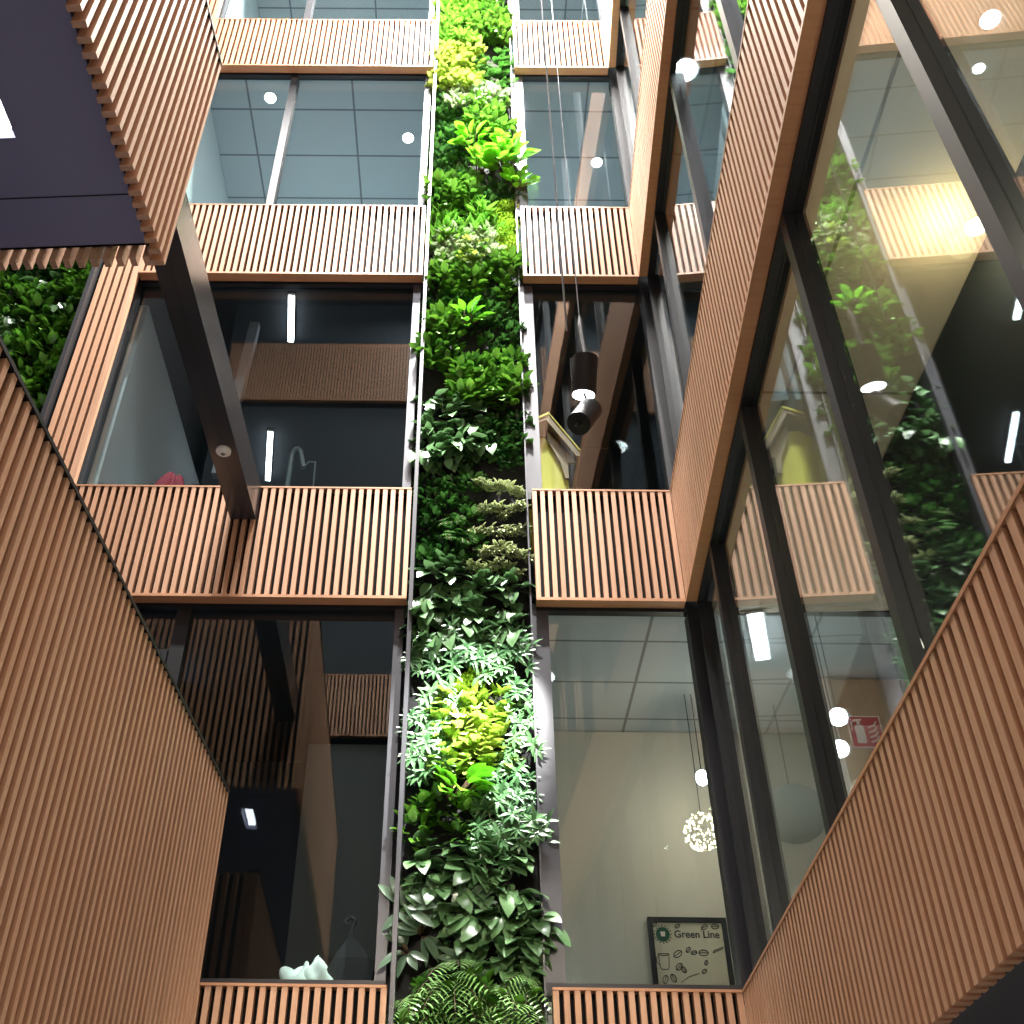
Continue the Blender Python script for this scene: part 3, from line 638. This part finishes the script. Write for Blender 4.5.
curve([(1.455, 2.46), (1.465, 2.36), (1.475, 2.35), (1.515, 2.35), (1.525, 2.36), (1.535, 2.46), (1.455, 2.46), (1.47, 2.447), (1.52, 2.447), (1.535, 2.46)])
curve([(1.455, 2.44), (1.44, 2.43), (1.44, 2.40), (1.46, 2.385)])
def bean(x, z, a, s=.03):
    pts = [(x + s * math.cos(t) * math.cos(a) - .6 * s * math.sin(t) * math.sin(a), z + s * math.cos(t) * math.sin(a) + .6 * s * math.sin(t) * math.cos(a)) for t in [6.283 * q / 12 for q in range(13)]]
    curve(pts, .0035); curve([(x - s * math.cos(a), z - s * math.sin(a)), (x + s * math.cos(a), z + s * math.sin(a))], .003)
bean(1.49, 2.28, 1.2); bean(1.55, 2.29, 2.0); bean(1.60, 2.37, .8); bean(1.63, 2.35, 2.2, .025)
for (x, z, a, s) in ((1.60, 2.46, .6, .035), (1.68, 2.49, .9, .022), (1.72, 2.47, .2, .022), (1.79, 2.47, .0, .035), (1.80, 2.40, 1.2, .018), (1.78, 2.34, .6, .02), (1.62, 2.66, .5, .02), (1.82, 2.655, .5, .025), (1.90, 2.66, 0, .028), (1.45, 2.67, .8, .02)): bean(x, z, a, s)
curve([(1.60, 2.26), (1.66, 2.30), (1.74, 2.325)]); curve([(1.86, 2.47), (1.93, 2.50), (1.94, 2.515), (1.865, 2.485), (1.86, 2.47)])
curve([(1.79, 2.625), (1.80, 2.65), (1.815, 2.66)], .003)
link('doodles', dd, 'ink', sheet)
tx = bpy.data.curves.new('lettering', 'FONT'); tx.body = 'Green Line'; tx.size = 0.074; tx.extrude = 0.0006; tx.offset = 0.0012
to = bpy.data.objects.new('lettering_source', tx); COL.objects.link(to); bpy.context.view_layer.update()
tm = bpy.data.meshes.new_from_object(to.evaluated_get(bpy.context.evaluated_depsgraph_get())); bpy.data.objects.remove(to)
tm.materials.clear(); tm.materials.append(M['ink'])
to = bpy.data.objects.new('lettering', tm); COL.objects.link(to); to.parent = sheet; to.rotation_euler = (R(90), 0, 0)
to.location = Vector((1.588, py + .0175, 2.578)) - Vector(pf.location)
# fire extinguisher sign on a wood-panelled wall
struct('wall_panelled', MB().box(2.80, 4.3, 7.3, 7.4, 1.31, 4.25), 'wood_board'); struct('trim_4', MB().box(2.765, 2.798, 7.28, 7.41, 1.31, 4.25), 'pale')
sg = thing('fire_extinguisher_sign', (3.0, 7.28, 3.66), 'red and white fire extinguisher sign on the brown panelled wall', 'sign')
sx0, sx1, sz0, sz1, sy = 2.877, 3.125, 3.665, 3.925, 7.285
link('sign_border', MB().box(sx0, sx1, sy, sy + .01, sz0, sz1), 'pale', sg); sf_ = link('sign_face', MB().box(sx0 + .01, sx1 - .01, sy - .002, sy - .0005, sz0 + .01, sz1 - .01), 'red', sg)
ic = MB(); y0, y1 = sy - .005, sy - .003
ic.prism([(2.92, 3.70), (2.99, 3.70), (2.99, 3.83), (2.975, 3.85), (2.935, 3.85), (2.92, 3.83)], y0, y1)
ic.prism([(2.945, 3.855), (2.967, 3.855), (2.967, 3.88), (2.945, 3.88)], y0, y1).prism([(2.90, 3.87), (2.98, 3.885), (2.98, 3.897), (2.93, 3.897)], y0, y1).prism([(2.893, 3.80), (2.903, 3.80), (2.91, 3.87), (2.90, 3.875)], y0, y1)
for k in range(4):
    z = 3.70 + k * .04; ic.prism([(3.02, z), (3.075, z - .0 + .02), (3.095, z + .06), (3.08, z + .055), (3.065, z + .032), (3.02, z + .014)], y0, y1)
link('pictogram', ic, 'pale', sf_)
wl_ = thing('wall_lamp', (-2.25, 7.5, 4.1), 'small bluish white lamp behind the small pane above the lower left walkway', 'light')
link('lamp_diffuser', MB().box(-2.36, -2.24, 7.46, 7.5, 4.0, 4.2), 'blue_lamp', wl_); link('lamp_housing', MB().box(-2.38, -2.22, 7.501, 7.52, 3.98, 4.279), 'frame', wl_)
# grey curtain panel in the lowest left room
struct('wall_partition', MB().box(-1.24, -0.14, 8.0, 8.06, 1.31, 4.0), 'grey_wall')
# pale bundle and black bag on the sill
def blob(c, sx, sy, sz, seed, n=26, m=16, amp=.16):
    random.seed(seed); ph = [(rnd(0, 6), rnd(0, 6), rnd(2, 6), rnd(2, 6)) for _ in range(4)]
    vs = []; fs = []
    for j in range(m + 1):
        p_ = math.pi * .5 * j / m
        for i in range(n):
            t = 2 * math.pi * i / n; k = 1 + amp * sum(math.sin(a + d * t) * math.sin(b + e * p_) for a, b, d, e in [(q[0], q[1], round(q[2]), q[3]) for q in ph]) / 2
            vs.append((c[0] + sx * math.sin(p_) * math.cos(t) * k, c[1] + sy * math.sin(p_) * math.sin(t) * k, c[2] + sz * math.cos(p_) * k))
    for j in range(m):
        for i in range(n): fs.append((j * n + i, (j + 1) * n + i, (j + 1) * n + (i + 1) % n, j * n + (i + 1) % n))
    fs.append(tuple(m * n + i for i in range(n - 1, -1, -1)))
    b = MB(); b.add(vs, fs); return b
struct('floor_ledge', MB().box(-2.9, -0.45, 6.53, 6.95, 1.62, 1.76), 'frame')
bun = thing('fabric_bundle', (-0.91, 6.72, 1.76), 'crumpled pale fabric bundle on the sill of the lowest left window', 'fabric')
link('folded_cloth', blob((-0.93, 6.72, 1.762), .14, .1, .13, 3, amp=.3), 'cloth_white', bun, smooth=True); link('upper_fold', blob((-0.84, 6.70, 1.80), .095, .09, .13, 5, amp=.25), 'cloth_white', bun, smooth=True)
link('hem', MB().box(-1.14, -0.98, 6.62, 6.78, 1.762, 1.785), 'cloth_white', bun)
bag = thing('black_bag', (-0.65, 6.74, 1.76), 'black bag with a carry handle standing on the sill right of the pale bundle', 'bag')
link('bag_body', MB().prism([(-0.78, 1.762), (-0.52, 1.762), (-0.51, 1.90), (-0.56, 1.99), (-0.63, 2.06), (-0.68, 2.06), (-0.74, 1.97), (-0.79, 1.88)], 6.68, 6.80), 'cloth_black', bag)
link('handle', MB().path([(-0.66, 6.74, 2.06), (-0.655, 6.74, 2.14), (-0.64, 6.74, 2.19), (-0.675, 6.74, 2.21), (-0.70, 6.74, 2.18), (-0.69, 6.74, 2.16)], .013, 8), 'cloth_black', bag)
# yellow booth with a pitched wooden roof
yb = thing('yellow_booth', (0.62, 7.0, 4.83), 'yellow booth with a pitched wooden roof in the second right window', 'playhouse')
link('front_panel', MB().prism([(0.42, 4.84), (0.86, 4.84), (0.86, 5.93), (0.77, 6.14), (0.68, 6.28), (0.60, 6.28), (0.42, 6.1)], 6.80, 6.83), 'yellow', yb)
link('side_panel', MB().box(0.83, 0.86, 6.835, 7.2, 4.84, 5.88), 'yellow', yb)
link('roof_board', MB().prism([(0.715, 6.46), (0.955, 6.04), (0.955, 5.99), (0.93, 5.985), (0.69, 6.40)], 6.70, 7.25), 'wood_board', yb)
link('roof_board', MB().prism([(0.715, 6.46), (0.44, 6.30), (0.44, 6.25), (0.69, 6.40)], 6.70, 7.25), 'wood_board', yb)
link('roof_edge', MB().prism([(0.715, 6.48), (0.965, 6.045), (0.955, 6.04), (0.715, 6.462)], 6.69, 7.25).prism([(0.715, 6.48), (0.715, 6.455), (0.44, 6.29), (0.44, 6.315)], 6.69, 7.25), 'yellow', yb)
link('gable_brace', MB().prism([(0.70, 6.33), (0.93, 5.97), (0.86, 5.97), (0.86, 5.80), (0.83, 5.80), (0.80, 5.97), (0.70, 6.22)], 6.765, 6.795), 'wood_board', yb)
# objects behind the second left window
ch = thing('grey_tube_frame', (-1.55, 7.3, 4.83), 'bent grey tube frame standing behind the dark left window', 'equipment')
link('tube', MB().path([(-1.56, 7.3, 4.84), (-1.56, 7.3, 6.5), (-1.545, 7.3, 6.56), (-1.52, 7.3, 6.58), (-1.49, 7.3, 6.56), (-1.44, 7.3, 6.35)], .022, 10), 'tube', ch)
link('side_arm', MB().path([(-1.44, 7.3, 6.35), (-1.40, 7.3, 6.42), (-1.34, 7.3, 6.42), (-1.33, 7.3, 6.1)], .008, 6), 'tube', ch)
rd = thing('red_bag', (-2.5, 7.0, 4.83), 'dark red fabric heap just above the second slat band, left of the beam', 'fabric')
struct('floor_ledge', MB().box(-2.9, -2.1, 6.7, 7.2, 4.85, 4.999), 'dark_wall')
link('fabric_body', blob((-2.46, 6.95, 5.0), .22, .16, .92, 9, amp=.12), 'redcloth', rd, smooth=True)
# coats and teal bag in the top right window
rail = thing('coat_rail', (1.0, 6.94, 12.0), 'dark coat rail in the top right window', 'rail')
link('hanging_bar', MB().tube((0.62, 6.94, 13.21), (1.5, 6.94, 13.21), .012, n=8), 'black', rail)
for x_ in (0.62, 1.5): link('leg', MB().tube((x_, 6.94, 12.0), (x_, 6.94, 13.21), .012, n=8), 'black', rail)
struct('floor_ledge', MB().box(0.56, 1.65, 6.53, 6.84, 12.0, 12.47), 'frame')
for k, x in enumerate((0.78, 0.98, 1.12)):
    c_ = thing('coat', (x, 6.95, 12.2), '%s dark coat hanging in the top right window' % ('left', 'middle', 'right')[k], 'coat', 'dark coats in the top window')
    link('coat_body', MB().prism([(x - .085, 12.2), (x + .085, 12.2), (x + .075, 12.95), (x + .02, 13.2), (x - .02, 13.2), (x - .075, 12.95)], 6.88, 7.0), 'cloth_navy', c_)
tb = thing('teal_bag', (1.38, 6.75, 12.5), 'pale teal bag with a dark ring handle on the top right window sill', 'bag')
link('bag_body', MB().prism([(1.17, 12.48), (1.55, 12.48), (1.53, 12.64), (1.42, 12.78), (1.28, 12.80)], 6.66, 6.8), 'teal', tb)
link('ring_handle', MB().path([(1.42 + .07 * math.cos(t), 6.73, 12.86 + .08 * math.sin(t)) for t in [6.283 * q / 16 for q in range(17)]], .012, 8), 'black', tb)
# potted plant in top left window
lp = thing('potted_plant', (-0.78, 7.0, 12.0), 'dark bushy potted plant behind the top left window beside the green wall', 'plant')
mb = MB()
for _ in range(160):
    a = rnd(0, 6.28); q = rnd(0, .26); z = rnd(12.35, 13.3)
    leaf(mb, (-0.78 + q * math.cos(a), 7.0 + q * .6 * math.sin(a), z), (math.cos(a), math.sin(a), .1), (0, 0, 1), rnd(.08, .13), .05, 'oval', .5)
link('foliage', mb, KIND['dark'][2], lp); link('pot', MB().tube((-.78, 7, 12.0), (-.78, 7, 12.34), .14, .17, 20), 'black', lp); link('trunk', MB().tube((-.78, 7, 12.3), (-.78, 7, 13.0), .02, .01, 8), 'stem', lp)
